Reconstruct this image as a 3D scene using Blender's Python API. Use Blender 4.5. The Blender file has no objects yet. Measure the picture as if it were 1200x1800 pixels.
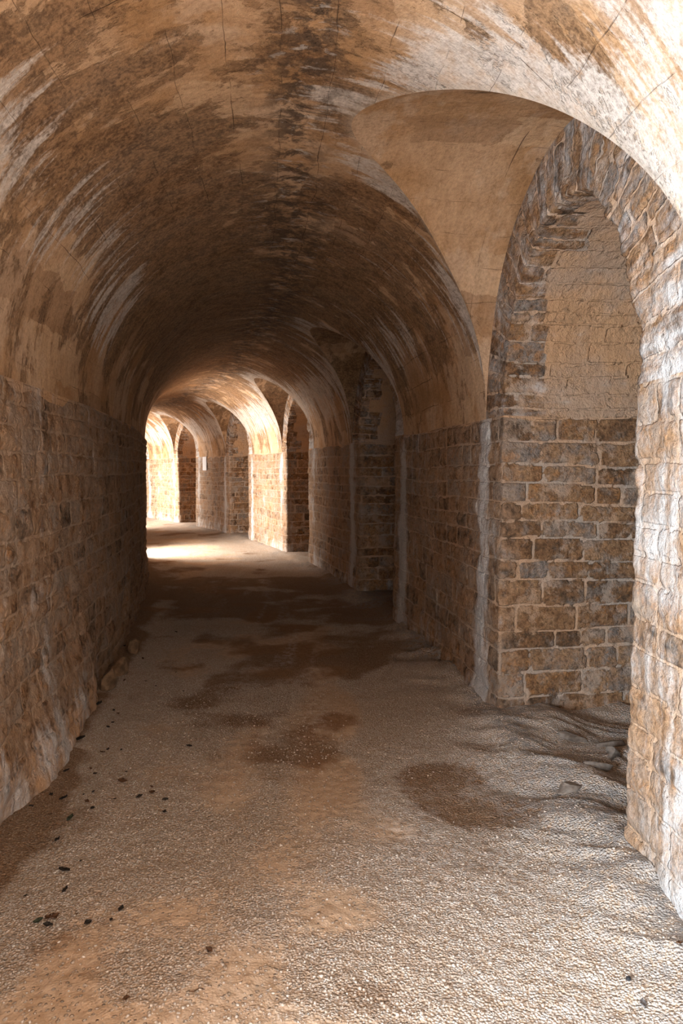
import bpy, math, random
import numpy as np
from mathutils import Vector, Matrix

# ------------------------------------------------------------------ scene, camera, light
S = bpy.context.scene
COL = S.collection
EYE = 1.6
F = 1226.96
PITCH = math.atan(76 / F)
cam_d = bpy.data.cameras.new('camera')
cam_d.sensor_fit = 'VERTICAL'
cam_d.sensor_height = 36.0
cam_d.lens = F / 1800 * 36
cam_d.clip_start = 0.05
cam = bpy.data.objects.new('camera', cam_d)
COL.objects.link(cam)
cam.location = (0, 0, EYE)
cam.rotation_euler = (math.pi / 2 - PITCH, 0, 0)
S.camera = cam
S.view_settings.view_transform = 'Standard'
S.view_settings.look = 'None'
S.view_settings.gamma = 1
S.view_settings.use_curve_mapping = False
S.view_settings.exposure = 0.97
S.cycles.diffuse_bounces = 3
S.cycles.max_bounces = 8
S.cycles.adaptive_threshold = 0.02

W = bpy.data.worlds.new('daylight'); S.world = W; W.use_nodes = True
W.node_tree.nodes['Background'].inputs[0].default_value = (0.75, 0.86, 1.0, 1)
W.node_tree.nodes['Background'].inputs[1].default_value = 0.8

# plan of the gallery: concentric arcs round (CX, CY)
CX, CY, RO = -39.81, -0.303, 41.076
HW = 1.335
RC, RI = RO - HW, RO - 2 * HW
TH0, PA = 0.094, 0.1119
HSL = 2.03                   # springing on the inner side
HS = 1.93                    # springing height
HB = 3.30                    # crown of the main vault
DW = 0.80                    # half width of a doorway
HD = 2.93                    # top of a doorway arch
DEEP = 1.5                   # depth of the side passages
KMIN, KMAX = -1, 6
A0, A1 = TH0 + (KMIN - .5) * PA, TH0 + (KMAX + .5) * PA
def lun_h(k): return 3.265 if k <= 0 else 3.17
def lun_w(k, side): return 1.32 if (k == 0 and side < 0) else 1.14

def polar(a, r, z):
    a = np.asarray(a, float); r = np.asarray(r, float); z = np.asarray(z, float)
    a, r, z = np.broadcast_arrays(a, r, z)
    return np.stack([CX + r * np.cos(a), CY + r * np.sin(a), z], -1)
def ground(px, py, z=0.0):
    """point of the floor seen at a pixel of the photograph (used to read positions off it)"""
    c, s = math.cos(PITCH), math.sin(PITCH)
    dx, dz = (px - 600) / F, -(py - 900) / F
    y, zz = c + s * dz, -s + c * dz
    t = (z - EYE) / zz
    return Vector((dx * t, y * t, z))

def area(name, a, r, z, sx, sy, power, col, tilt=0.0, face_out=True):
    L = bpy.data.lights.new(name, 'AREA'); L.shape = 'RECTANGLE'; L.size = sx; L.size_y = sy
    L.energy = power; L.color = col
    o = bpy.data.objects.new(name, L); COL.objects.link(o)
    p = polar(a, r, z); o.location = p
    d = Vector((math.cos(a), math.sin(a), tilt))
    if not face_out: d = -d
    o.rotation_euler = d.to_track_quat('-Z', 'Y').to_euler()
    return o
# openings of the inner wall (daylight comes through them): (angle, half width)
OPEN = [(-0.013, 1.15), (TH0 + 2.47 * PA, 0.75), (TH0 + 4.35 * PA, 0.9), (TH0 + 5.5 * PA, 0.9)]
area('daylight_near', OPEN[0][0], RI - 1.0, 1.25, 2.2, 2.1, 800, (0.78, 0.90, 1.0))
area('daylight_middle', OPEN[1][0], RI - 1.0, 1.5, 1.6, 2.2, 340, (1.0, 0.93, 0.84), 0)
area('daylight_far', OPEN[2][0], RI - 1.0, 1.4, 1.8, 2.2, 430, (1.0, 0.93, 0.84), 0)
area('daylight_last', OPEN[3][0], RI - 1.0, 1.4, 1.8, 2.2, 420, (1.0, 0.93, 0.84), -.1)
e_ = bpy.data.lights.new('daylight_tunnel_end', 'AREA'); e_.shape = 'RECTANGLE'; e_.size = 2.6; e_.size_y = 2.8
e_.energy = 25; e_.color = (1.0, 0.95, 0.88)
eo = bpy.data.objects.new('daylight_tunnel_end', e_); COL.objects.link(eo)
eo.location = polar(A0 - .02, RC, 1.6); eo.rotation_euler = Vector((0.05, 1, 0)).to_track_quat('-Z', 'Z').to_euler()

# ------------------------------------------------------------------ numpy noise
def _h(i, j, k, seed):
    n = (i * 374761393 + j * 668265263 + k * 2147483647 + seed * 1274126177) & 0xFFFFFFFF
    n = ((n ^ (n >> 13)) * 1274126177) & 0xFFFFFFFF
    n = ((n ^ (n >> 16)) * 2246822519) & 0xFFFFFFFF
    return ((n ^ (n >> 15)) & 0xFFFFFF) / float(0xFFFFFF)
def vn(p, seed=0):
    p = np.asarray(p, float)
    if p.shape[-1] == 2: p = np.concatenate([p, np.zeros(p.shape[:-1] + (1,))], -1)
    f = np.floor(p); i = f.astype(np.int64); t = p - f; t = t * t * (3 - 2 * t)
    x, y, z = i[..., 0], i[..., 1], i[..., 2]; tx, ty, tz = t[..., 0], t[..., 1], t[..., 2]
    def L(a, b, t): return a + (b - a) * t
    c = lambda dx, dy, dz: _h(x + dx, y + dy, z + dz, seed)
    return L(L(L(c(0,0,0), c(1,0,0), tx), L(c(0,1,0), c(1,1,0), tx), ty),
             L(L(c(0,0,1), c(1,0,1), tx), L(c(0,1,1), c(1,1,1), tx), ty), tz) * 2 - 1
def fbm(p, o=4, seed=0, gain=.5):
    p = np.asarray(p, float); r = 0; a = 1; n = 0
    for q in range(o):
        r = r + a * vn(p * (2 ** q) + q * 17.3, seed + q); n += a; a *= gain
    return r / n
def sm(a, b, x):
    t = np.clip((x - a) / (b - a), 0, 1); return t * t * (3 - 2 * t)
def uvw(u, v, su=1., sv=1.):
    u, v = np.broadcast_arrays(u, v)
    return np.stack([u * su, v * sv], -1)
def warp(P):
    return P + .012 * np.stack([vn(P * 1.4, 91), vn(P * 1.4, 92), vn(P * 1.4, 93)], -1)

class Masonry:
    def __init__(s, seed, h, w, joint=.007, span=(-25, 75), vs=(-1, 8)):
        r = np.random.RandomState(seed); s.seed = seed; s.joint = joint
        s.b = vs[0] + np.cumsum(r.uniform(h[0], h[1], int((vs[1] - vs[0]) / h[0])))
        s.c = []
        for _ in s.b:
            n = int((span[1] - span[0]) / w[0])
            s.c.append(span[0] + np.cumsum(r.choice([.6, 1, 1, 1.3], n) * r.uniform(w[0], w[1], n)))
    def eval(s, u, v):
        q = uvw(u, v)
        v2 = v + .014 * vn(q * [1.1, 2.], s.seed) + .007 * vn(q * [7, 5.], s.seed + 1)
        u2 = u + .010 * vn(q * [5, 6.], s.seed + 2)
        ci = np.clip(np.searchsorted(s.b, v2) - 1, 0, len(s.b) - 2)
        dv = np.minimum(v2 - s.b[ci], s.b[ci + 1] - v2)
        du = np.zeros_like(u2); idx = np.zeros(u2.shape, np.int64)
        for c in np.unique(ci):
            m = ci == c; J = s.c[c]; uu = u2[m]
            k = np.clip(np.searchsorted(J, uu) - 1, 0, len(J) - 2)
            du[m] = np.minimum(uu - J[k], J[k + 1] - uu); idx[m] = k
        # rounded stone corners
        e = .03; a = np.clip(e - du, 0, None); b = np.clip(e - dv, 0, None)
        d = e - np.sqrt(a * a + b * b)
        d = np.where((a > 0) & (b > 0), d, np.minimum(du, dv))
        d = d - s.joint * (1 + .5 * vn(q * 9, s.seed + 3)) + .005 * vn(q * 40, s.seed + 9)
        r1, r2, r3 = (_h(ci, idx, 0 * idx, s.seed + t) for t in (4, 5, 6))
        q3 = np.stack([u, v, r1 * 50], -1)
        rough = fbm(q3 * [9, 9, 1], 4, s.seed + 7, .6)
        ridg = 1 - np.abs(fbm(q3 * [13, 7, 1], 3, s.seed + 8)) * 2
        prof = sm(0, .02, d)
        rough2 = fbm(q * 5.5, 6, s.seed + 12, .68)
        h = prof * (-.002 + .008 * r3 + .009 * rough + .004 * ridg) + .018 * rough2 + .003 * vn(q * 45, s.seed + 10)
        return h, sm(-.004, .005, d), r1, r2

# ------------------------------------------------------------------ mesh helpers
def normals(P, flip):
    du = np.gradient(P, axis=0); dv = np.gradient(P, axis=1)
    n = np.cross(du, dv); n /= np.maximum(np.linalg.norm(n, axis=-1, keepdims=True), 1e-9)
    return -n if flip else n
def patch(P, UV, ST, WT, flip=False):
    return dict(P=P, UV=UV, ST=ST, WT=WT, flip=flip)
def build(name, patches, mat, kind='structure'):
    Vs, Fs, U, A, B = [], [], [], [], []; off = 0
    for p in patches:
        ni, nj = p['P'].shape[:2]
        Vs.append(p['P'].reshape(-1, 3)); U.append(p['UV'].reshape(-1, 2))
        A.append(p['ST'].reshape(-1, 4)); B.append(p['WT'].reshape(-1, 4))
        i = np.arange(ni * nj).reshape(ni, nj)
        q = np.stack([i[:-1, :-1], i[1:, :-1], i[1:, 1:], i[:-1, 1:]], -1).reshape(-1, 4)
        if p['flip']: q = q[:, ::-1]
        Fs.append(q + off); off += ni * nj
    V = np.concatenate(Vs); Q = np.concatenate(Fs); U = np.concatenate(U); A = np.concatenate(A); B = np.concatenate(B)
    me = bpy.data.meshes.new(name)
    me.vertices.add(len(V)); me.vertices.foreach_set('co', V.ravel().astype(np.float32))
    me.loops.add(Q.size); me.loops.foreach_set('vertex_index', Q.ravel().astype(np.int32))
    me.polygons.add(len(Q)); me.polygons.foreach_set('loop_start', (np.arange(len(Q)) * 4).astype(np.int32))
    me.update(calc_edges=True)
    ul = me.uv_layers.new(name='uv'); ul.data.foreach_set('uv', U[Q.ravel()].ravel().astype(np.float32))
    for n_, X in (('st', A), ('wt', B)):
        at = me.attributes.new(n_, 'FLOAT_COLOR', 'POINT'); at.data.foreach_set('color', X.ravel().astype(np.float32))
    me.polygons.foreach_set('use_smooth', np.ones(len(Q), bool))
    me.materials.append(mat); me.validate()
    o = bpy.data.objects.new(name, me); COL.objects.link(o)
    if kind: o['kind'] = kind
    return o
def full(shape, *v):
    return np.stack([np.broadcast_to(np.asarray(x, float), shape) for x in v], -1)

# ------------------------------------------------------------------ node materials
class NT:
    def __init__(s, name):
        s.m = bpy.data.materials.new(name); s.m.use_nodes = True; s.t = s.m.node_tree
        s.b = s.t.nodes['Principled BSDF']; s.b.inputs['Roughness'].default_value = .92
        s.b.inputs['Specular IOR Level'].default_value = .25
    def n(s, typ, **k):
        x = s.t.nodes.new(typ)
        for a, v in k.items(): setattr(x, a, v)
        return x
    def put(s, sock, v):
        if isinstance(v, bpy.types.NodeSocket): s.t.links.new(v, sock)
        elif isinstance(v, tuple) and len(v) == 3 and sock.type == 'RGBA': sock.default_value = v + (1,)
        else: sock.default_value = v
    def math(s, op, a, b=0., c=None, clamp=False):
        x = s.n('ShaderNodeMath', operation=op, use_clamp=clamp); s.put(x.inputs[0], a); s.put(x.inputs[1], b)
        if c is not None: s.put(x.inputs[2], c)
        return x.outputs[0]
    def mul(s, a, b): return s.math('MULTIPLY', a, b)
    def add(s, a, b): return s.math('ADD', a, b)
    def step(s, x, lo, hi, a=0., b=1.):
        r = s.n('ShaderNodeMapRange', interpolation_type='SMOOTHSTEP')
        s.put(r.inputs[0], x)
        for i, v in zip((1, 2, 3, 4), (lo, hi, a, b)): s.put(r.inputs[i], v)
        return r.outputs[0]
    def mix(s, f, a, b, mode='MIX'):
        x = s.n('ShaderNodeMix', data_type='RGBA', blend_type=mode)
        s.put(x.inputs[0], f); s.put(x.inputs[6], a); s.put(x.inputs[7], b); return x.outputs[2]
    def noise(s, vec, scale, detail=4., rough=.55, dist=0.):
        x = s.n('ShaderNodeTexNoise'); s.put(x.inputs['Vector'], vec); s.put(x.inputs['Scale'], scale)
        s.put(x.inputs['Detail'], detail); s.put(x.inputs['Roughness'], rough); s.put(x.inputs['Distortion'], dist)
        return x.outputs[0]
    def vor(s, vec, scale, feature='F1', out=0):
        x = s.n('ShaderNodeTexVoronoi', feature=feature); s.put(x.inputs['Vector'], vec); s.put(x.inputs['Scale'], scale)
        return x.outputs[out]
    def vscale(s, vec, sc, off=(0, 0, 0)):
        x = s.n('ShaderNodeMapping'); s.put(x.inputs[0], vec); x.inputs['Scale'].default_value = sc; x.inputs['Location'].default_value = off
        return x.outputs[0]
    def attr(s, name):
        a = s.n('ShaderNodeAttribute', attribute_name=name); q = s.n('ShaderNodeSeparateColor')
        s.t.links.new(a.outputs['Color'], q.inputs[0]); return q.outputs[0], q.outputs[1], q.outputs[2], a.outputs['Alpha']
    def uv(s): return s.n('ShaderNodeUVMap', uv_map='uv').outputs[0]
    def obj(s): return s.n('ShaderNodeTexCoord').outputs['Object']
    def ramp(s, f, stops):
        x = s.n('ShaderNodeValToRGB'); s.put(x.inputs[0], f); e = x.color_ramp.elements
        while len(e) < len(stops): e.new(.5)
        for q, (p, c) in zip(e, stops): q.position = p; q.color = c + (1,)
        return x.outputs[0]
    def bump(s, h, dist, strength=1., nrm=None):
        x = s.n('ShaderNodeBump'); s.put(x.inputs['Height'], h); x.inputs['Distance'].default_value = dist
        x.inputs['Strength'].default_value = strength
        if nrm is not None: s.put(x.inputs['Normal'], nrm)
        return x.outputs[0]
    def done(s, col, nrm=None):
        s.put(s.b.inputs['Base Color'], col)
        if nrm is not None: s.put(s.b.inputs['Normal'], nrm)
        return s.m

def m_stone():
    t = NT('rubble_masonry'); U = t.uv(); O = t.obj()
    msk, r1, r2, pl = t.attr('st'); wh, dk, sme, _ = t.attr('wt')
    n1 = t.noise(O, 11, 6, .65); n2 = t.noise(O, 38, 5, .6); n3 = t.noise(O, 3.1, 4)
    f = t.add(t.mul(r1, .50), t.add(t.mul(n1, .95), -.24))
    stone = t.ramp(f, [(0., (.03, .022, .018)), (.20, (.12, .075, .045)), (.36, (.24, .13, .065)), (.52, (.36, .215, .115)),
                       (.64, (.31, .205, .135)), (.78, (.23, .20, .18)), (.94, (.42, .30, .19))])
    rust = t.mul(t.step(t.noise(O, 17, 4, .6, .6), .52, .62), t.step(r2, .2, .7))
    stone = t.mix(t.mul(rust, .6), stone, (.40, .19, .07))
    gre = t.mul(t.step(t.noise(O, 8.3, 5, .6), .52, .68), .6)
    stone = t.mix(gre, stone, (.31, .275, .245))
    stone = t.mix(t.step(n2, .60, .74, 0, .55), stone, (.05, .035, .028))
    mort = t.mix(t.step(n3, .4, .62), (.58, .375, .24), (.48, .39, .32))
    mm = t.step(t.add(msk, t.mul(t.add(n2, -.5), .9)), .3, .7)
    stone = t.mix(1., stone, t.ramp(t.add(t.mul(n2, .6), t.mul(t.noise(O, 85, 4, .65), .4)), [(.36, (.42, .38, .35)), (.5, (.95, .93, .92)), (.62, (1.35, 1.32, 1.3))]), 'MULTIPLY')
    smear = t.step(t.add(t.noise(O, 6.1, 6, .68), t.mul(r2, .05)), .53, .63)
    smear = t.math('MAXIMUM', t.mul(smear, .6), t.mul(sme, t.step(n1, .35, .6)))
    mm = t.mul(mm, t.math('SUBTRACT', 1., smear))
    mort = t.mix(sme, mort, (.37, .25, .165))
    c = t.mix(mm, mort, stone)
    # plaster left on the masonry
    pc = t.mix(t.step(t.noise(O, 2.3, 5, .6), .38, .62), (.60, .36, .20), (.52, .36, .25))
    pc = t.mix(t.step(t.noise(O, 7., 6, .65), .58, .7, 0, .6), pc, (.24, .15, .09))
    pm = t.step(t.add(pl, t.mul(t.add(n1, -.5), .7)), .42, .58)
    c = t.mix(pm, c, pc)
    # lime bloom running down, plus daylight glare painted on the near pier
    st = t.noise(t.vscale(U, (13, 1.6, 1)), 1., 6, .62, .3)
    bl = t.noise(O, 4.6, 7, .7)
    wf = t.math('SUBTRACT', t.add(t.mul(st, .6), t.mul(bl, .6)), .60)
    wf = t.step(t.add(wf, t.mul(wh, .42)), .08, .34)
    wf = t.mul(wf, t.step(t.noise(O, 60, 3, .6), .25, .55, .6, 1.))
    c = t.mix(t.mul(wf, .84), c, (.66, .645, .64))
    c = t.mix(t.mul(dk, .8), c, (.03, .02, .014))
    h = t.add(t.mul(n1, .5), t.add(t.mul(n2, .45), t.mul(mm, .25)))
    h = t.add(h, t.mul(t.noise(O, 120, 3, .6), .12))
    return t.done(c, t.bump(h, .045, .9))

def m_vault():
    t = NT('vault_plaster'); U = t.uv(); O = t.obj()
    wh, dk, gl, pale = t.attr('wt')
    n1 = t.noise(O, 1.7, 6, .62); n2 = t.noise(O, 13, 6, .65); n3 = t.noise(O, 55, 5, .68)
    c = t.mix(t.step(n1, .36, .62), (.42, .235, .11), (.56, .36, .215))
    c = t.mix(t.step(t.noise(t.vscale(U, (2.2, 1.1, 1), (3, 7, 0)), 1., 5, .6), .5, .56, 0, .6), c, (.60, .43, .30))
    pc_ = t.n('ShaderNodeCombineXYZ'); su = t.n('ShaderNodeSeparateXYZ'); t.put(su.inputs[0], U)
    t.put(pc_.inputs[0], t.math('FLOOR', t.add(t.mul(su.outputs[0], 1.9), t.mul(t.noise(U, 4, 4, .6), .8))))
    t.put(pc_.inputs[1], t.math('FLOOR', t.add(t.mul(su.outputs[1], 3.6), t.mul(t.noise(U, 5, 4, .6), .7))))
    wn = t.n('ShaderNodeTexWhiteNoise', noise_dimensions='2D'); t.put(wn.inputs['Vector'], pc_.outputs[0])
    cellv = wn.outputs['Value']
    c = t.mix(t.step(cellv, .80, .84, 0, .55), c, (.62, .42, .26))
    c = t.mix(t.step(cellv, .20, .16, 0, .45), c, (.30, .165, .085))
    # weathered brown skin, patchy, pulled along the section
    s1 = t.noise(t.vscale(U, (2.6, 1.2, 1), (11, 2, 0)), 1., 8, .68, .4)
    s1 = t.add(s1, t.mul(t.add(n2, -.5), .25))
    s1 = t.add(s1, t.mul(t.add(cellv, -.5), -.05))
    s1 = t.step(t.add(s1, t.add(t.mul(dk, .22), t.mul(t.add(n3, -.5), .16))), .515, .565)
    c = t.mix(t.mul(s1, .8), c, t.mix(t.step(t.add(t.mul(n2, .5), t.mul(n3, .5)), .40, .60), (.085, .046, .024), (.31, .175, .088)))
    # board joints lengthwise: thin broken dark lines
    sx = t.n('ShaderNodeSeparateXYZ'); t.put(sx.inputs[0], U); u_, v_ = sx.outputs[0], sx.outputs[1]
    vj = t.math('DIVIDE', t.add(v_, t.mul(t.noise(U, 2.5, 4), .07)), .23)
    fr = t.math('ABSOLUTE', t.math('SUBTRACT', t.math('FRACT', vj), .5))
    cell = t.math('FLOOR', vj)
    cv = t.n('ShaderNodeCombineXYZ'); t.put(cv.inputs[0], t.mul(u_, 3.1)); t.put(cv.inputs[1], t.mul(cell, 7.31))
    on = t.step(t.noise(cv.outputs[0], 1., 2), .50, .56)
    ln = t.mul(t.step(fr, .488, .496), on)
    uj = t.math('ABSOLUTE', t.math('SUBTRACT', t.math('FRACT', t.math('DIVIDE', u_, .93)), .5))
    cv2 = t.n('ShaderNodeCombineXYZ'); t.put(cv2.inputs[0], t.math('FLOOR', t.math('DIVIDE', u_, .93))); t.put(cv2.inputs[1], t.mul(v_, 2.))
    ln2 = t.mul(t.step(uj, .496, .499), t.step(t.noise(cv2.outputs[0], 1.3, 2), .52, .58))
    ln = t.math('MAXIMUM', ln, ln2)
    c = t.mix(t.mul(ln, .75), c, (.10, .06, .035))
    # lime streaks following the section
    a = t.noise(t.vscale(U, (15, 1.0, 1)), 1., 5, .6, .35)
    b = t.noise(t.vscale(U, (2.2, .9, 1), (5, 3, 0)), 1., 4, .6)
    w = t.add(t.mul(a, .62), t.mul(b, .55))
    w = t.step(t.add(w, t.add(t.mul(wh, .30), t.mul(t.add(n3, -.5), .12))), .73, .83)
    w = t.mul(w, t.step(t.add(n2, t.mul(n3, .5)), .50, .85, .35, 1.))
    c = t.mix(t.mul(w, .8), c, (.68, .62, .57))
    # mottled dark and white patches along the leaking seam
    sm_ = t.mul(gl, t.step(t.noise(t.vscale(U, (9, 7, 1)), 1., 7, .72, .4), .44, .56))
    c = t.mix(t.mul(sm_, .85), c, (.075, .050, .035))
    sw = t.mul(gl, t.step(t.noise(t.vscale(U, (16, 6, 1), (4, 9, 0)), 1., 6, .7, .5), .57, .65))
    c = t.mix(t.mul(sw, .7), c, (.55, .51, .48))
    c = t.mix(1., c, t.ramp(t.add(t.mul(n3, .55), t.mul(t.noise(t.vscale(U, (22, 7, 1)), 1., 7, .7), .45)), [(.36, (.72, .68, .64)), (.5, (1., 1., 1.)), (.62, (1.18, 1.18, 1.18))]), 'MULTIPLY')
    c = t.mix(t.mul(pale, t.step(n2, .3, .6, .5, .9)), c, (.52, .42, .33))
    h = t.add(t.mul(n2, .5), t.add(t.mul(n3, .22), t.mul(ln, -.35)))
    h = t.add(h, t.mul(t.noise(t.vscale(U, (30, 6, 1)), 1., 5, .65), .18))
    h = t.add(h, t.add(t.mul(s1, -.25), t.mul(t.noise(O, 150, 2), .08)))
    return t.done(c, t.bump(h, .024, .8))

def m_floor():
    t = NT('gravel_floor'); O = t.obj()
    sand, damp_dark, rock, chalk_skylight = t.attr('wt')
    n1 = t.noise(O, 3.2, 6, .65); n2 = t.noise(O, 22, 5, .65)
    vcol = t.n('ShaderNodeTexVoronoi'); t.put(vcol.inputs['Vector'], O); vcol.inputs['Scale'].default_value = 115
    vd = vcol.outputs['Distance']; vc = t.n('ShaderNodeSeparateColor'); t.put(vc.inputs[0], vcol.outputs['Color'])
    v2 = t.n('ShaderNodeTexVoronoi'); t.put(v2.inputs['Vector'], O); v2.inputs['Scale'].default_value = 62
    c2 = t.n('ShaderNodeSeparateColor'); t.put(c2.inputs[0], v2.outputs['Color'])
    peb = t.ramp(vc.outputs[0], [(0., (.38, .31, .25)), (.3, (.56, .48, .41)), (.7, (.69, .62, .56)), (1., (.84, .80, .76))])
    gap = t.step(vd, .30, .62)
    g = t.mix(gap, peb, (.46, .35, .26))
    big = t.mul(t.step(v2.outputs['Distance'], .42, .30), t.step(c2.outputs[0], .62, .70))
    g = t.mix(big, g, t.mix(c2.outputs[1], (.46, .38, .31), (.70, .65, .60)))
    sd = t.mix(t.step(n2, .35, .65), (.50, .345, .225), (.62, .46, .33))
    sf = t.step(t.add(sand, t.mul(t.add(n2, -.5), .8)), .40, .75)
    sf = t.mul(sf, t.math('SUBTRACT', 1., t.mul(big, .6)))
    c = t.mix(t.mul(sf, .92), g, sd)
    c = t.mix(t.mul(t.step(n1, .5, .66), .25), c, (.42, .28, .17))
    dp = t.step(t.add(damp_dark, t.mul(t.add(n1, -.5), .95)), .26, .62)
    dcol = t.mix(1., c, (.52, .40, .30), 'MULTIPLY')
    c = t.mix(t.mul(dp, .95), c, dcol)
    c = t.mix(t.mul(chalk_skylight, t.step(n2, .4, .65)), c, (.74, .71, .69))
    c = t.mix(t.mul(rock, t.step(n2, .35, .6)), c, (.32, .29, .27))
    h = t.math('SUBTRACT', 1., vd)
    h = t.mul(h, t.math('SUBTRACT', 1., t.mul(sf, .8)))
    h = t.add(h, t.add(t.mul(big, .7), t.mul(n2, .5)))
    return t.done(c, t.bump(h, .009, 1.))

def m_plain(name, col, rough=.8, col2=None, scale=20):
    t = NT(name); t.b.inputs['Roughness'].default_value = rough
    O = t.obj(); n = t.noise(O, scale, 5, .65)
    c = t.mix(t.step(n, .35, .65), col, col2 or tuple(x * .6 for x in col))
    return t.done(c, t.bump(n, .004, .6))
STONE, VAULT, FLOOR = m_stone(), m_vault(), m_floor()

# ------------------------------------------------------------------ walls
MW = Masonry(11, (.105, .165), (.20, .40))
def smooth_path(P, win):
    """round a dense polyline; win in samples"""
    k = np.ones(win) / win
    Q = np.stack([np.convolve(np.pad(P[:, i], win // 2, mode='edge'), k, 'valid')[:len(P)] for i in range(2)], -1)
    return Q
def dense(points, step=.005):
    out = []
    for (a, r), (b, q) in zip(points[:-1], points[1:]):
        L = math.hypot((b - a) * (r + q) / 2, q - r); n = max(2, int(L / step))
        tt = np.linspace(0, 1, n, endpoint=False)
        aa = a + (b - a) * tt; rr = r + (q - r) * tt
        out.append(np.stack([CX + rr * np.cos(aa), CY + rr * np.sin(aa)], -1))
    return smooth_path(np.concatenate(out), 9)
def resample(P):
    """spacing grows with the distance from the camera"""
    d = np.hypot(P[:, 0], P[:, 1]); seg = np.hypot(*np.diff(P, axis=0).T)
    u = np.concatenate([[0], np.cumsum(seg)])
    want = np.clip(.0038 * d, .0095, .028)
    want = np.where(P[:, 1] < 1.2, .03, want)
    m = np.concatenate([[0], np.cumsum(seg / want[:-1])])
    t = np.linspace(0, m[-1], int(m[-1]) + 1)
    uu = np.interp(t, m, u)
    return np.stack([np.interp(uu, u, P[:, 0]), np.interp(uu, u, P[:, 1])], -1), uu
def wall_sweep(points, u0, flip, fn, seed_shift=0., HS=HS):
    P2, uu = resample(dense(points)); uu = uu + u0
    z = np.concatenate([[-.12, -.05], np.linspace(0, HS, 158)])
    n, m = len(P2), len(z)
    P = np.zeros((n, m, 3)); P[..., 0] = P2[:, None, 0]; P[..., 1] = P2[:, None, 1]; P[..., 2] = z[None]
    N = normals(P, flip); N[..., 2] = 0
    a = np.arctan2(P[..., 1] - CY, P[..., 0] - CX); r = np.hypot(P[..., 0] - CX, P[..., 1] - CY)
    U = np.broadcast_to(uu[:, None], (n, m)); Z = P[..., 2]
    h, msk, r1, r2 = MW.eval(U, Z + seed_shift)
    dh, wh, dk, pl = fn(a, r, Z, U, P)
    taper = sm(HS, HS - .035, Z)
    edge = sm(HS - .01, HS - .05, Z - .02 + .05 * vn(uvw(U, Z, 4, 3), 5))
    P = warp(P) + N * ((h * edge * REL[0] + dh) * taper)[..., None]
    pl = np.maximum(pl, 1 - edge)
    return patch(P, np.stack([U, Z], -1), full((n, m), msk, r1, r2, pl), full((n, m), wh, dk, np.maximum(REL[1], SMEAR[0]), 0), flip), uu[-1]
REL = [1., 0.]

SMEAR = [0.]
def fn_right(a, r, Z, U, P):
    s = (a - TH0) * RO
    k = np.round((a - TH0) / PA); du = s - k * PA * RO      # offset from the doorway centre
    lw = 1.115
    col = np.exp(-((np.abs(du) - lw - .03 + .03 * vn(uvw(U, Z, 3, 2), 3)) / .115) ** 2) * (r < RO + .1)
    wh = np.where(k >= 2, .6, 1.25) * col * (.85 + .5 * fbm(uvw(U, Z, 6, 1.6), 3, 63)) * (.55 + .45 * sm(.2, .7, vn(uvw(Z, k * 7.7, .9, 1), 8) + .6))
    face = sm(RO + .14, RO + .04, r)
    wh = wh + face * (.16 + .12 * vn(P * 1.7, 62)) * sm(-.5, .5, k + 0 * r)
    near = (a < TH0 - .7 / RO) & (r < RO + .7)
    wh = np.where(near, .30 + .26 * vn(P * 2.3, 61) + .20 * sm(2.9, 2.1, P[..., 1]), wh)  # near pier: lime bloom plus overexposed daylight painted in as white
    SMEAR[0] = .42 * face
    wh = wh + .25 * sm(.3, .0, Z)
    dk = .0 * Z
    dh = .03 * sm(.35, 0, Z) * (.4 + vn(P * 3.5, 33)) + .008 * col
    # putlog holes near the ground and one tall slot
    for (aa, zz, wa, wz) in HOLES:
        ins = (np.abs((a - aa) * RO) < wa) & (np.abs(Z - zz) < wz) & (r < RO + .3)
        dh = np.where(ins, -.30, dh)
    back = r > RO + DEEP - .12
    return dh, wh, dk, 0 * Z
def ang_at(px):
    # angle where a pixel column meets the outer wall
    d = np.array([(px - 600) / F, 1.]); d /= np.linalg.norm(d); c = np.array([CX, CY])
    b = -2 * d @ c; cc = c @ c - RO * RO
    q = (-b + math.sqrt(b * b - 4 * cc)) / 2; p = q * d
    return math.atan2(p[1] - CY, p[0] - CX)
HOLES = [(ang_at(467), .21, .06, .13), (ang_at(292), .06, .09, .09)]
pts = [(A0, RO)]
for k in range(KMIN, KMAX + 1):
    c = TH0 + k * PA; w = DW / RO; wo = DW / (RO + DEEP)
    pts += [(c - w, RO), (c - w, RO + DEEP), (c + w, RO + DEEP), (c + w, RO)]
pts.append((A1, RO))
p_, _ = wall_sweep(pts, 0., True, fn_right)
wr = build('wall_right', [p_], STONE)

def fn_left(a, r, Z, U, P):
    foot = sm(.75, .0, Z) * (P[..., 1] < 4.85)
    dh = foot * (.105 - .04 * sm(3.4, 4.6, P[..., 1]) + .05 * vn(P * 2.7, 51)) + .03 * sm(.9, 0, Z) * vn(P * 5, 52) + .012 * vn(P * 2., 53)
    dh = dh - .06 * np.exp(-((P[..., 1] - 4.98) / .10) ** 2) * sm(.26, .18, Z)
    wh = .08 + .35 * sm(.45, .1, Z) * sm(4.6, 4.2, P[..., 1]) + .25 * np.exp(-((P[..., 1] - 3.75) / .08) ** 2)
    pl = .55 * sm(.5, .1, Z) * (P[..., 1] < 4.9) + .35 * sm(.25, .5, vn(P * 1.1, 57)) 
    return dh, wh, 0 * Z, pl
REL = [1.15, .6]; SMEAR[0] = 0.
segs = []; a = A0
TH_ = .85
for (c, w) in OPEN:
    dw = w / RI
    segs.append((a, c - dw)); a = c + dw
segs.append((a, A1))
LP = []; uu = 3.3
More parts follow.
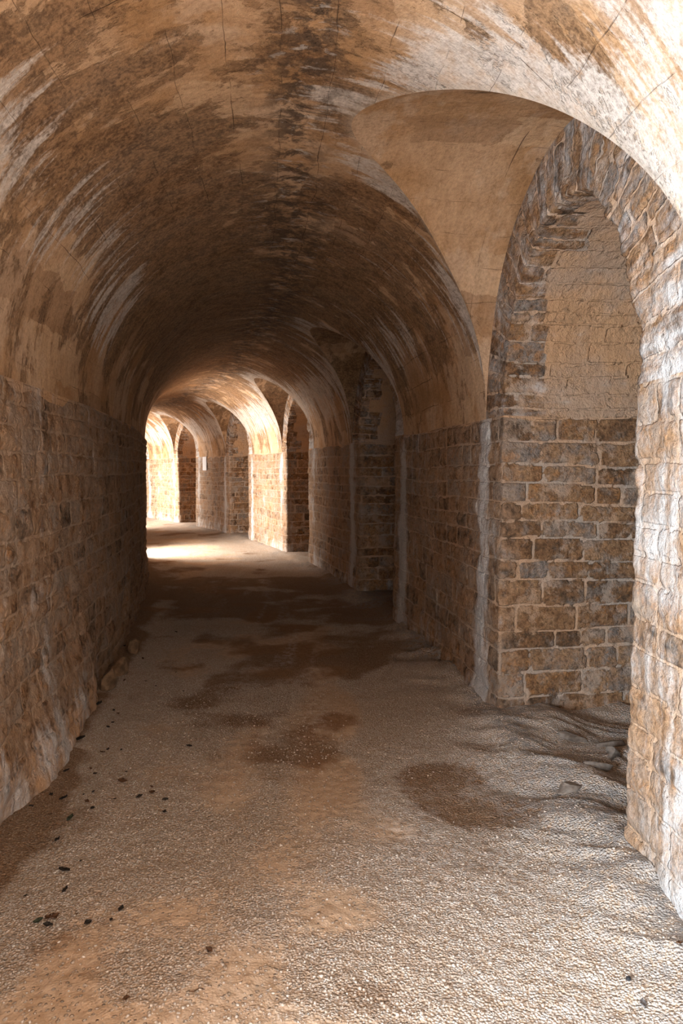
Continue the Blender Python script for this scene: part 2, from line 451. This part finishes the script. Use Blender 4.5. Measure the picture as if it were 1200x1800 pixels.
for i, (b, c) in enumerate(segs):
    q = [(b, RI), (c, RI)]
    if i > 0: q = [(b, RI - TH_)] + q
    if i < len(segs) - 1: q = q + [(c, RI - TH_)]
    p_, uu = wall_sweep(q, uu, False, fn_left, .37, HSL)
    LP.append(p_)
for (c, w) in OPEN:      # lintel soffits
    aa = np.linspace(c - w / RI, c + w / RI, 12); rr = np.linspace(RI - TH_, RI, 8)
    P = warp(polar(aa[:, None], rr[None], HSL)); sh = P.shape[:2]
    LP.append(patch(P, P[..., :2].copy(), full(sh, 1, .5, .5, .6), full(sh, 0, 0, 0, 0)))
wl = build('wall_left', LP, STONE)

# ------------------------------------------------------------------ main vault with the lunettes cut out of it
def lun_profile(k, du):
    lw = np.where(du < 0, lun_w(k, -1), lun_w(k, 1))
    return HS + (lun_h(k) - HS) * np.sqrt(np.clip(1 - (du / lw) ** 2, 0, 1))
def phi_g(k, du):
    return np.arcsin(np.clip((lun_profile(k, du) - HS) / (HB - HS), 0, .99999))
cols = []   # (s offset, bay) columns of the vault
RISE = HB - HS
for k in range(KMIN, KMAX + 1):
    c = TH0 + k * PA; n = 150 if k <= 1 else 80
    wl_, wr_ = lun_w(k, -1), lun_w(k, 1)
    th = np.linspace(-np.pi / 2, np.pi / 2, n)
    du = np.sin(th) * np.where(th < 0, wl_, wr_)
    left = np.linspace(-PA * RO / 2, -wl_, n // 2, endpoint=False)
    right = np.linspace(wr_, PA * RO / 2, n // 2 + 1)[1:-1]
    for d in left: cols.append((c + d / RO, 0., k))
    for d in du: cols.append((c + d / RO, float(phi_g(k, d)), k))
    for d in right: cols.append((c + d / RO, 0., k))
cols.append((A1, 0., KMAX))
ca = np.array([c[0] for c in cols]); cg = np.array([c[1] for c in cols])
NR = 230
tt = np.linspace(0, 1, NR)
PHI = cg[:, None] + (math.pi - cg[:, None]) * tt[None]
ZS = np.where(PHI > math.pi / 2, HSL, HS)
P = polar(ca[:, None], RC + HW * np.cos(PHI), ZS + (HB - ZS) * np.sin(PHI))
sU = np.broadcast_to((ca * RC)[:, None], PHI.shape); vV = PHI * 1.41
P = warp(P)
N = normals(P, False)
edge = np.minimum(sm(0, .03, tt), sm(1, .97, tt))[None]
rel = .010 * fbm(uvw(sU, vV, 2.2, 2.0), 4, 70) + .004 * fbm(uvw(sU, vV, 14, 11), 3, 74)
P = P + N * (rel * edge)[..., None]
kk = np.round((sU / RC - TH0) / PA); du = sU / RC * RO - (TH0 + kk * PA) * RO
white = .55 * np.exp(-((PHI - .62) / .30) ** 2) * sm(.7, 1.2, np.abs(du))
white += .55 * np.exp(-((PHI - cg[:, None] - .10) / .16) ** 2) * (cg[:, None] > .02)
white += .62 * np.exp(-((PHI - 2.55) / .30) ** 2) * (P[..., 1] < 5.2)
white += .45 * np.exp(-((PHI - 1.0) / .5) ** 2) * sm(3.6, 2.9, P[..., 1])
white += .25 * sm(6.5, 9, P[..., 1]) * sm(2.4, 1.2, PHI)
seam = np.exp(-((PHI - 1.50 + .05 * np.sin(sU * 1.1)) / (.17 + .09 * vn(uvw(sU, sU * 0, 2, 1), 41))) ** 2)
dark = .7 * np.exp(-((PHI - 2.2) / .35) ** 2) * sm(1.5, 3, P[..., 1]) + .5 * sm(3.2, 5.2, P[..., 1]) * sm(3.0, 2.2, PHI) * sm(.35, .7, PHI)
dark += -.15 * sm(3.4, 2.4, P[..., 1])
pale = .6 * np.exp(-((PHI - cg[:, None]) / .035) ** 2) * (cg[:, None] > .01)
sh = PHI.shape
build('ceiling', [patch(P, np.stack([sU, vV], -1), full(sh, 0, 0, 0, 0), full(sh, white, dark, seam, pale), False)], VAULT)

# lunette vaults between the groin and the arch face
for k in range(KMIN, KMAX + 1):
    c = TH0 + k * PA; n = 150 if k <= 1 else 70
    th = np.linspace(-np.pi / 2, np.pi / 2, n)
    du = np.sin(th) * np.where(th < 0, lun_w(k, -1), lun_w(k, 1))
    hl = lun_profile(k, du); pg = phi_g(k, du)
    rg = RC + HW * np.cos(pg)
    q = np.linspace(0, 1, 60)
    R = rg[:, None] + (RO - rg[:, None]) * q[None]
    P = warp(polar((c + du / RO)[:, None], R, np.broadcast_to(hl[:, None], R.shape)))
    arc = (th * 1.5)[:, None] + 0 * R
    N = normals(P, False)
    ed = (np.minimum(sm(0, .06, q), sm(1, .94, q)))[None] * sm(-1.57, -1.45, th)[:, None] * sm(1.57, 1.45, th)[:, None]
    P = P + N * (ed * (.012 * fbm(uvw(arc, R, 2.3, 2.3), 4, 80 + k)))[..., None]
    sh = R.shape
    wh = .45 * sm(.75, 1.0, q)[None] * sm(.9, 1.35, np.abs(th))[:, None] + 0 * R - .25 - .3 * (k > 0)
    dl = -.45 if k <= 0 else .42
    build('ceiling_lunette', [patch(P, np.stack([R * 1., arc * .9 + k * 3.1], -1), full(sh, 0, 0, 0, 0), full(sh, wh, dl, 0, 0), True)], VAULT)

# ------------------------------------------------------------------ stone arches over the doorways and their passage vaults
for k in range(KMIN, KMAX + 1):
    c = TH0 + k * PA; near = k <= 1
    mv = Masonry(200 + k, (.065, .12), (.36, .62), .005, (-3, 8), (-1, 6))
    T = np.linspace(0, math.pi, 330 if near else 160)
    wf = np.linspace(0, 1, 36 if near else 20)
    dep = np.concatenate([[0.012, .03], np.linspace(.05, DEEP, 100 if near else 50)])
    du_o = -np.cos(T) * np.where(T < math.pi / 2, lun_w(k, -1), lun_w(k, 1)); h_o = HS + (lun_h(k) - HS) * np.sin(T)
    du_i = -np.cos(T) * DW; h_i = HS + (HD - HS) * np.sin(T)
    du = np.concatenate([du_o[:, None] + (du_i - du_o)[:, None] * wf[None], np.repeat(du_i[:, None], len(dep), 1)], 1)
    hh = np.concatenate([h_o[:, None] + (h_i - h_o)[:, None] * wf[None], np.repeat(h_i[:, None], len(dep), 1)], 1)
    rr = np.concatenate([np.full((len(T), len(wf)), RO), RO + np.repeat(dep[None], len(T), 0)], 1)
    P = warp(polar(c + du / RO, rr, hh))
    wid = np.hypot(du_o - du_i, h_o - h_i)
    X = np.concatenate([(wf[None] - 1) * wid[:, None], np.repeat(dep[None], len(T), 0)], 1)
    arc = T * .93
    ARC = np.repeat(arc[:, None], X.shape[1], 1)
    h, msk, r1, r2 = mv.eval(X, ARC)
    N = normals(P, False)
    # smooth the normals round the edge
    e0 = len(wf)
    for j in range(e0 - 3, e0 + 4):
        f = (j - (e0 - 3)) / 6.
        N[:, j] = N[:, e0 - 4] * (1 - f) + N[:, e0 + 4] * f
    N /= np.maximum(np.linalg.norm(N, axis=-1, keepdims=True), 1e-9)
    tooth = .07 + .24 * _h((ARC / .16).astype(np.int64), 0 * ARC.astype(np.int64), 0 * ARC.astype(np.int64), 300 + k)
    pl = sm(-.03, .03, X - tooth + .03 * vn(uvw(X, ARC, 9, 9), 12))
    ed = sm(0, .05, T)[:, None] * sm(math.pi, math.pi - .05, T)[:, None] * np.concatenate([sm(0, .15, wf), np.ones(len(dep))])[None]
    chip = .015 * np.exp(-(X / .05) ** 2) * vn(np.stack([ARC * 9, X * 9], -1), 66)
    P = P + N * (ed * (h * 1.25 * (1 - .94 * pl) + chip + .012 * pl * fbm(uvw(X, ARC, 4, 4), 3, 13)))[..., None]
    wh = .20 + -.04 * (k == 0) * sm(2.0, .6, T)[:, None] * sm(.15, .0, X) + .3 * sm(0.3, 0, T)[:, None] + 0 * X - .2 * pl + .12 * (X < 0)
    sh = X.shape
    pa = [patch(P, np.stack([ARC, X], -1), full(sh, msk, r1, r2, pl), full(sh, wh, 0, 0, 0), True)]
    q = np.linspace(0, 1, 12)
    B = warp(polar(c + (du_i[:, None] * (1 - q[None])) / RO, RO + DEEP, HS + (h_i - HS)[:, None] * (1 - q[None])))
    sb = B.shape[:2]
    pa.append(patch(B, np.stack([B[..., 0], B[..., 2]], -1), full(sb, 1, .4, .5, 1), full(sb, 0, 0, 0, 0), True))
    build('trim_%d' % (k - KMIN + 1), pa, STONE)

# ------------------------------------------------------------------ floor
def floor_drop(s): return -.0075 * np.clip(s - 9., 0, None)
def floor_z(x, y):
    x, y = np.broadcast_arrays(np.asarray(x, float), np.asarray(y, float))
    r = np.hypot(x - CX, y - CY); a = np.arctan2(y - CY, x - CX); s = (a - TH0) * RO + 3.55
    q = np.stack([x, y], -1)
    z = .014 * vn(q * 1.6, 21) + .006 * fbm(q * 6, 3, 22) + .0035 * vn(q * 45, 23)
    z = z + .03 * sm(RI + .25, RI, r) + .03 * sm(RO - .25, RO, r)
    inn = sm(RO - .55, RO + .05, r)
    rid = 1 - np.abs(vn(np.stack([x * 1.3 - y * 1.5, x * 3.2 + y * 4.2], -1), 24)) * 1.6
    rid2 = 1 - np.abs(vn(np.stack([x * 3 - y * 3, x * 7 + y * 9], -1), 25)) * 1.6
    z = z + inn * (.045 * rid + .015 * rid2 + .03 * vn(q * 4, 26) + .02) * (s < 7)
    z = z + inn * .02
    return z + floor_drop(s) - .01, inn, r, a, s
rr = np.concatenate([np.linspace(RI - 1.1, RI - .05, 12), np.linspace(RI, RO + .9, 330), np.linspace(RO + .95, RO + DEEP + .2, 20)])
ss = [-(3.55 + 3.4)]
y = A0
al = []
a = A0
while a < A1:
    al.append(a); yy = CY + RO * math.sin(a)
    a += (max(.011, .0045 * yy) if yy > 1.7 else .05) / RO
al.append(A1); al = np.array(al)
G = polar(al[:, None], rr[None], 0.)
fz, inn, r_, a_, s_ = floor_z(G[..., 0], G[..., 1]); G[..., 2] = fz
X, Y = G[..., 0], G[..., 1]; q = G[..., :2]
def spot(px, py, rx, ry, rot=0.):
    g = ground(px, py); c, s = math.cos(rot), math.sin(rot)
    dx, dy = X - g.x, Y - g.y
    return np.exp(-(((dx * c + dy * s) / rx) ** 2 + ((-dx * s + dy * c) / ry) ** 2) ** 1.5)
damp_dark = 1.0 * spot(800, 1395, .27, .30, -.25) + .9 * spot(880, 1430, .22, .16, -.3) + .8 * spot(770, 1365, .20, .18)
damp_dark += .9 * spot(610, 1165, .27, .34) + .8 * spot(390, 1045, .62, .50) + 1. * spot(480, 1020, .75, .5) + .9 * spot(620, 1080, .4, .5) + .6 * spot(300, 1030, .5, 1.0)  # darker patches and band across the floor further in
damp_dark += .50 * spot(400, 1250, .40, .35) + .45 * spot(480, 1330, .35, .3) + .35 * spot(560, 1290, .2, .5)
damp_dark += .75 * np.exp(-((r_ - RI - .06) / .16) ** 2) * (Y < 3.9) + .8 * np.exp(-((r_ - RI) / .13) ** 2)
damp_dark += .3 * sm(.1, .6, vn(q * 2.3, 31)) + .45 * spot(650, 1745, .16, .09) + .5 * spot(470, 1070, .8, .35)
damp_dark += (.30 + .30 * vn(q * [1.6, 1.], 46)) * sm(3.7, 5.6, Y) * (1 - .6 * sm(11, 13, Y))  # broad browner, darker floor from the middle distance on
damp_dark = damp_dark * np.clip(.95 + .9 * fbm(q * 1.7, 4, 45), 0, 1.3)
sand = .40 + .45 * vn(q * 1.3, 35) + .55 * vn(q * 3.3, 36)
rel = (r_ - RC)
sand = sand + .35 * np.exp(-((rel + .02 + .12 * (3 - Y)) / .35) ** 2) - .75 * sm(.25, .75, rel) - .35 * sm(-.75, -1.0, rel)
chalk_skylight = .55 * sm(.05, .7, rel + .25 * vn(q * 2.1, 37)) * sm(4.6, 3.4, Y) * (1 - np.clip(damp_dark, 0, 1)) + .35 * sm(.2, .6, vn(q * [9, 1.2], 38)) * np.exp(-(rel / .45) ** 2) * sm(3.5, 4.5, Y) + .25 * spot(560, 1245, .07, .5)  # pale streaks, plus skylight on the near right floor painted as whitening
rock = .75 * inn * sm(-.1, .4, vn(q * 3, 39)) + .3 * inn
sh = X.shape
build('floor', [patch(G, q.copy(), full(sh, 0, 0, 0, 0), full(sh, np.clip(sand, 0, 1), np.clip(damp_dark, 0, 1), np.clip(rock, 0, 1), np.clip(chalk_skylight, 0, 1)), True)], FLOOR)
def fz1(x, y): return float(floor_z(x, y)[0])

# ------------------------------------------------------------------ loose gravel (uncountable)
def gravel():
    rs = np.random.RandomState(5); n = 16000
    y = 1.75 + 3.4 * rs.rand(n) ** 1.6
    r = RI + .14 + (2 * HW - .18 + .35 * (rs.rand(n) < .2) * ((y > 2.9) & (y < 4.2))) * rs.rand(n)
    a = np.arcsin(np.clip((y - CY) / r, -1, 1)); x = CX + r * np.cos(a)
    q = np.stack([x, y], -1)
    sd = .30 + .45 * vn(q * 1.3, 35) + .55 * vn(q * 3.3, 36)
    gg = ground(820, 1400); d2 = ((x - gg.x) / .45) ** 2 + ((y - gg.y) / .36) ** 2
    keep = (rs.rand(n) > np.clip(sd, 0, .75)) & (rs.rand(n) > np.exp(-d2) * 1.3) & (r > RI + .35)
    x, y = x[keep], y[keep]; n = len(x)
    z = floor_z(x, y)[0]
    g = (1 + 5 ** .5) / 2
    V = np.array([(-1, g, 0), (1, g, 0), (-1, -g, 0), (1, -g, 0), (0, -1, g), (0, 1, g), (0, -1, -g), (0, 1, -g), (g, 0, -1), (g, 0, 1), (-g, 0, -1), (-g, 0, 1)]) / 1.9
    T = np.array([(0,11,5),(0,5,1),(0,1,7),(0,7,10),(0,10,11),(1,5,9),(5,11,4),(11,10,2),(10,7,6),(7,1,8),(3,9,4),(3,4,2),(3,2,6),(3,6,8),(3,8,9),(4,9,5),(2,4,11),(6,2,10),(8,6,7),(9,8,1)])
    sz = .0022 + .0042 * rs.rand(n) ** 2.2
    sc = sz[:, None] * np.stack([rs.uniform(.8, 1.4, n), rs.uniform(.7, 1.1, n), rs.uniform(.5, .8, n)], -1)
    L = V[None] * (1 + .25 * rs.uniform(-1, 1, (n, 12, 1))) * sc[:, None]
    t = rs.rand(n) * 6.283; c, s = np.cos(t)[:, None], np.sin(t)[:, None]
    Vw = np.stack([L[..., 0] * c - L[..., 1] * s + x[:, None], L[..., 0] * s + L[..., 1] * c + y[:, None], L[..., 2] + (z + sz * .3)[:, None]], -1).reshape(-1, 3)
    Fw = (T[None] + (np.arange(n) * 12)[:, None, None]).reshape(-1, 3)
    me = bpy.data.meshes.new('gravel'); me.vertices.add(len(Vw)); me.vertices.foreach_set('co', Vw.ravel().astype(np.float32))
    me.loops.add(Fw.size); me.loops.foreach_set('vertex_index', Fw.ravel().astype(np.int32))
    me.polygons.add(len(Fw)); me.polygons.foreach_set('loop_start', (np.arange(len(Fw)) * 3).astype(np.int32))
    me.update(calc_edges=True)
    me.materials.append(m_gravel()); o = bpy.data.objects.new('gravel', me); COL.objects.link(o)
    o['kind'] = 'stuff'; o['label'] = 'loose pale limestone gravel scattered over the tunnel floor'; o['category'] = 'gravel'
def m_gravel():
    t = NT('loose_gravel'); n = t.noise(t.obj(), 90, 1); 
    c = t.ramp(n, [(.3, (.28, .20, .14)), (.5, (.50, .41, .34)), (.7, (.72, .65, .58))])
    return t.done(c)
gravel()

# ------------------------------------------------------------------ loose things
def tag(o, label, cat, group=None):
    o['label'] = label; o['category'] = cat
    if group: o['group'] = group
def mesh_obj(name, V, Fc, mat, smooth=True, parent=None):
    me = bpy.data.meshes.new(name); me.from_pydata([tuple(v) for v in V], [], [tuple(f) for f in Fc]); me.update()
    if smooth: me.polygons.foreach_set('use_smooth', np.ones(len(me.polygons), bool))
    me.materials.append(mat); o = bpy.data.objects.new(name, me); COL.objects.link(o); o.parent = parent
    return o
import bmesh
def rock(name, loc, size, rot, seed, mat, rough=.22, cuts=4, dmin=.62, flat=False):
    bm = bmesh.new(); bmesh.ops.create_icosphere(bm, subdivisions=cuts, radius=1)
    V = np.array([v.co[:] for v in bm.verts])
    # facet the lump with random planes, then roughen
    rs = np.random.RandomState(seed)
    for _ in range(14):
        n = rs.normal(size=3); n /= np.linalg.norm(n); d = rs.uniform(dmin, .85)
        e = V @ n - d; V = V - np.clip(e, 0, None)[:, None] * n * .92
    V = V * (1 + rough * .5 * fbm(V * 2.2 + seed, 4, seed)[:, None])
    V = V * np.array(size)
    for v, c in zip(bm.verts, V): v.co = c
    me = bpy.data.meshes.new(name); bm.to_mesh(me); bm.free()
    me.polygons.foreach_set('use_smooth', np.full(len(me.polygons), not flat)); me.materials.append(mat)
    o = bpy.data.objects.new(name, me); COL.objects.link(o)
    o.location = loc; o.rotation_euler = rot
    return o
RK = m_plain('brown_rock', (.30, .19, .11), .9, (.14, .085, .05), 14)
RG = m_plain('grey_bedrock', (.27, .225, .19), .9, (.13, .10, .08), 16)
def at(px, py, dz=0.):
    g = ground(px, py); return Vector((g.x, g.y, fz1(g.x, g.y) + dz))
for (px, py, sz, rot, sd, lab) in [
    (174, 1212, (.065, .14, .10), (.1, .25, .15), 3, 'jagged brown stone at the left wall foot, beside the dark gap in its base'),
    (196, 1186, (.06, .12, .085), (.0, .2, -.2), 4, 'brown stone at the left wall foot, behind the jagged one'),
    (222, 1148, (.06, .13, .07), (.1, .1, .3), 8, 'farthest and smallest brown stone along the left wall foot')]:
    o = rock('fallen_stone', at(px, py, sz[2] * .45) + Vector((.07, 0, 0)), sz, rot, sd, RK); tag(o, lab, 'stone', 'fallen stones along the left wall')
for (px, py, sz, rot, sd, lab) in [
    (1003, 1318, (.085, .035, .030), (.15, .1, -.65), 21, 'dark slanting rock ridge on the gravel, middle of the doorway threshold'),
    (1062, 1332, (.10, .035, .028), (.1, .05, -.1), 22, 'grey rock ledge beside the bright right pier, behind the flat slab'),
    (1052, 1382, (.070, .05, .022), (.25, .05, -.2), 23, 'brownish flat rock slab beside the bright right pier'),
    (1006, 1410, (.075, .035, .016), (.2, -.1, .35), 24, 'pointed grey rock slab nearest the camera, left of the bright pier'),
    (1078, 1355, (.05, .045, .030), (.2, .2, .5), 25, 'small grey rock wedged against the foot of the bright right pier')]:
    o = rock('rock_slab', at(px, py, .004), (sz[0] * 1.3, sz[1] * 1.2, sz[2] * 1.5), rot, sd, RG, .5, 4, .28); tag(o, lab, 'rock', 'bedrock slabs poking through the doorway floor')

def leaf_mesh(seed, L, Wd, curl):
    rs = np.random.RandomState(seed); n, m = 9, 5; V = []; Fc = []
    for i in range(n):
        t = i / (n - 1); w = Wd * math.sin(math.pi * min(1, t * .95 + .03)) ** 1.3 * (1 + .3 * rs.uniform(-1, 1))
        for j in range(m):
            s = j / (m - 1) * 2 - 1
            V.append(((t - .5) * L, s * w * .5, curl * L * (abs(s) ** 1.5 * .35 + (t - .5) ** 2 * .8) + .0015 * rs.uniform(-1, 1)))
    for i in range(n - 1):
        for j in range(m - 1):
            a = i * m + j; Fc.append((a, a + 1, a + m + 1, a + m))
    return V, Fc
LM = {'dark': m_plain('dark_dry_leaf', (.035, .025, .018), .7, (.015, .012, .01), 90),
      'brown': m_plain('brown_dry_leaf', (.12, .055, .025), .7, (.06, .03, .015), 90),
      'green': m_plain('green_leaf', (.055, .065, .04), .6, (.03, .035, .022), 90),
      'grey': m_plain('grey_chip', (.16, .15, .15), .8, (.10, .09, .09), 90)}
def leaf(px, py, size, col, rot, label, seed, name='dry_leaf', group=None):
    V, Fc = leaf_mesh(seed, size, size * .72, .5); o = mesh_obj(name, V, Fc, LM[col])
    sol = o.modifiers.new('thickness', 'SOLIDIFY'); sol.thickness = .0012
    o.location = at(px, py, .006); o.rotation_euler = (random.uniform(-.3, .3), random.uniform(-.3, .3), rot)
    tag(o, label, 'leaf', group); return o
random.seed(4)
big = [(170, 1243, .075, 'dark', .2, 'largest dark curled leaf, on the gravel just past the gap in the left wall base'),
       (141, 1304, .06, 'dark', .5, 'dark leaf lying alone close to the left wall foot, nearer than the curled one'),
       (124, 1440, .05, 'green', 1.4, 'dark green upright leaf on pale gravel left of the sandy track'),
       (215, 1372, .048, 'brown', .2, 'broad reddish brown leaf on the pale gravel, middle of the left side'),
       (268, 1391, .036, 'brown', -.3, 'red brown leaf at the right end of the scattered leaves'),
       (245, 1399, .035, 'dark', .7, 'thin dark leaf just left of the red brown one'),
       (112, 1405, .04, 'dark', .6, 'black slanted leaf close to the brown dirt by the left wall'),
       (112, 1530, .045, 'dark', .1, 'dark flat leaf with a notch, on pale gravel far left'),
       (154, 1623, .03, 'dark', .9, 'small dark leaf right of the leaf clump at lower left'),
       (222, 1757, .022, 'brown', .3, 'tiny orange brown leaf near the bottom edge, left'),
       (1192, 1705, .022, 'brown', .1, 'small red leaf scrap on the gravel at the right edge'),
       (332, 1312, .035, 'dark', .2, 'dark leaf scrap on the gravel, farthest right of those past the wall gap'),
       (1129, 1772, .03, 'grey', 1.4, 'grey upright chip on white gravel at lower right')]
for i, (px, py, s, c, r, lab) in enumerate(big): leaf(px, py, s, c, r, lab, 100 + i)
small = [(200,1248),(207,1253),(198,1270),(190,1277),(190,1315),(180,1320),(213,1316),(117,1357),(167,1358),(159,1349),(222,1356),(164,1391),(147,1397),(153,1408),
         (163,1422),(90,1400),(55,1423),(88,1432),(101,1475),(115,1566),(45,1573),(135,1606),(195,1619),(213,1602),(142,1511),(219,1196),(256,1195),(274,1204),(219,1143),(251,1158),
         (309,1181),(322,1212),(289,1423),(266,1382),(309,1110),(290,1403),(202,1402),(367,1672)]
for i, (px, py) in enumerate(small):
    leaf(px, py, random.uniform(.014, .032), 'brown' if i % 4 == 1 else 'dark', random.uniform(0, 3), 'small dark leaf scrap among those strewn over the left side of the gravel', 200 + i, 'leaf_scrap', 'small leaf scraps strewn over the left side of the floor')
for i, (px, py, r, lab) in enumerate([(68, 1617, .3, 'grey green left leaf of the clump at lower left'), (86, 1612, -.5, 'upper brown leaf of the clump at lower left'),
                                 (84, 1624, .2, 'front dark leaf of the clump at lower left'), (96, 1610, .8, 'right curled leaf of the clump at lower left')]):
    leaf(px, py, .034, ['green', 'brown', 'dark', 'brown'][i], r, lab, 300 + i, 'dry_leaf', 'leaf clump at lower left')
# twig and dark pebble
g = at(345, 1742, .005); V = []; Fc = []
for i in range(7):
    t = i / 6 - .5; rad = .0022 * (1 - abs(t) * .8)
    for j in range(6):
        a = j / 6 * 6.283; V.append((t * .045, rad * math.cos(a) + .004 * math.sin(t * 5), rad * math.sin(a) + .002 * math.sin(t * 9)))
for i in range(6):
    for j in range(6): Fc.append((i * 6 + j, i * 6 + (j + 1) % 6, i * 6 + 6 + (j + 1) % 6, i * 6 + 6 + j))
tw = mesh_obj('twig', V, Fc, LM['brown']); tw.location = g; tw.rotation_euler = (0, 0, .15)
tag(tw, 'short brown twig on the gravel near the bottom edge', 'twig')
pb = rock('dark_pebble', at(1104, 1731, .004), (.010, .009, .007), (0, 0, .4), 41, m_plain('black_pebble', (.03, .03, .035), .6), .2, 3)
tag(pb, 'black pebble on the white gravel at lower right', 'pebble')

# white notice on a far pier
aS = ang_at(361.5); d_ = Vector(polar(aS, RO, 0)); 
sign = bpy.data.objects.new('notice_sign', None); COL.objects.link(sign)
dist = d_.y; zs = EYE + (824 - 815) / F * dist
sign.location = polar(aS, RO - .022, zs)
sign.rotation_euler = (0, 0, aS + math.pi / 2)      # local -Y faces... set below
tag(sign, 'small white rectangular notice fixed high on a far stone pier', 'sign')
def box(name, cx, cy, cz, sx, sy, sz, mat, parent, bev=.002):
    bm = bmesh.new(); bmesh.ops.create_cube(bm, size=1)
    for v in bm.verts: v.co = (v.co.x * sx + cx, v.co.y * sy + cy, v.co.z * sz + cz)
    if bev: bmesh.ops.bevel(bm, geom=bm.edges[:], offset=bev, segments=2, affect='EDGES')
    me = bpy.data.meshes.new(name); bm.to_mesh(me); bm.free(); me.materials.append(mat)
    o = bpy.data.objects.new(name, me); COL.objects.link(o); o.parent = parent; return o
def m_notice():
    t = NT('notice_print'); t.b.inputs['Roughness'].default_value = .5
    n = t.noise(t.vscale(t.obj(), (60, 60, 60)), 1., 2)
    return t.done(t.mix(t.step(n, .60, .64, 0, .25), (.82, .83, .86), (.45, .45, .5)))
box('panel', 0, 0, 0, .34, .012, .38, m_plain('sign_white', (.80, .81, .84), .5, (.78, .79, .82)), sign)
box('printed_sheet', 0, .0065, 0, .31, .002, .35, m_notice(), sign, 0)
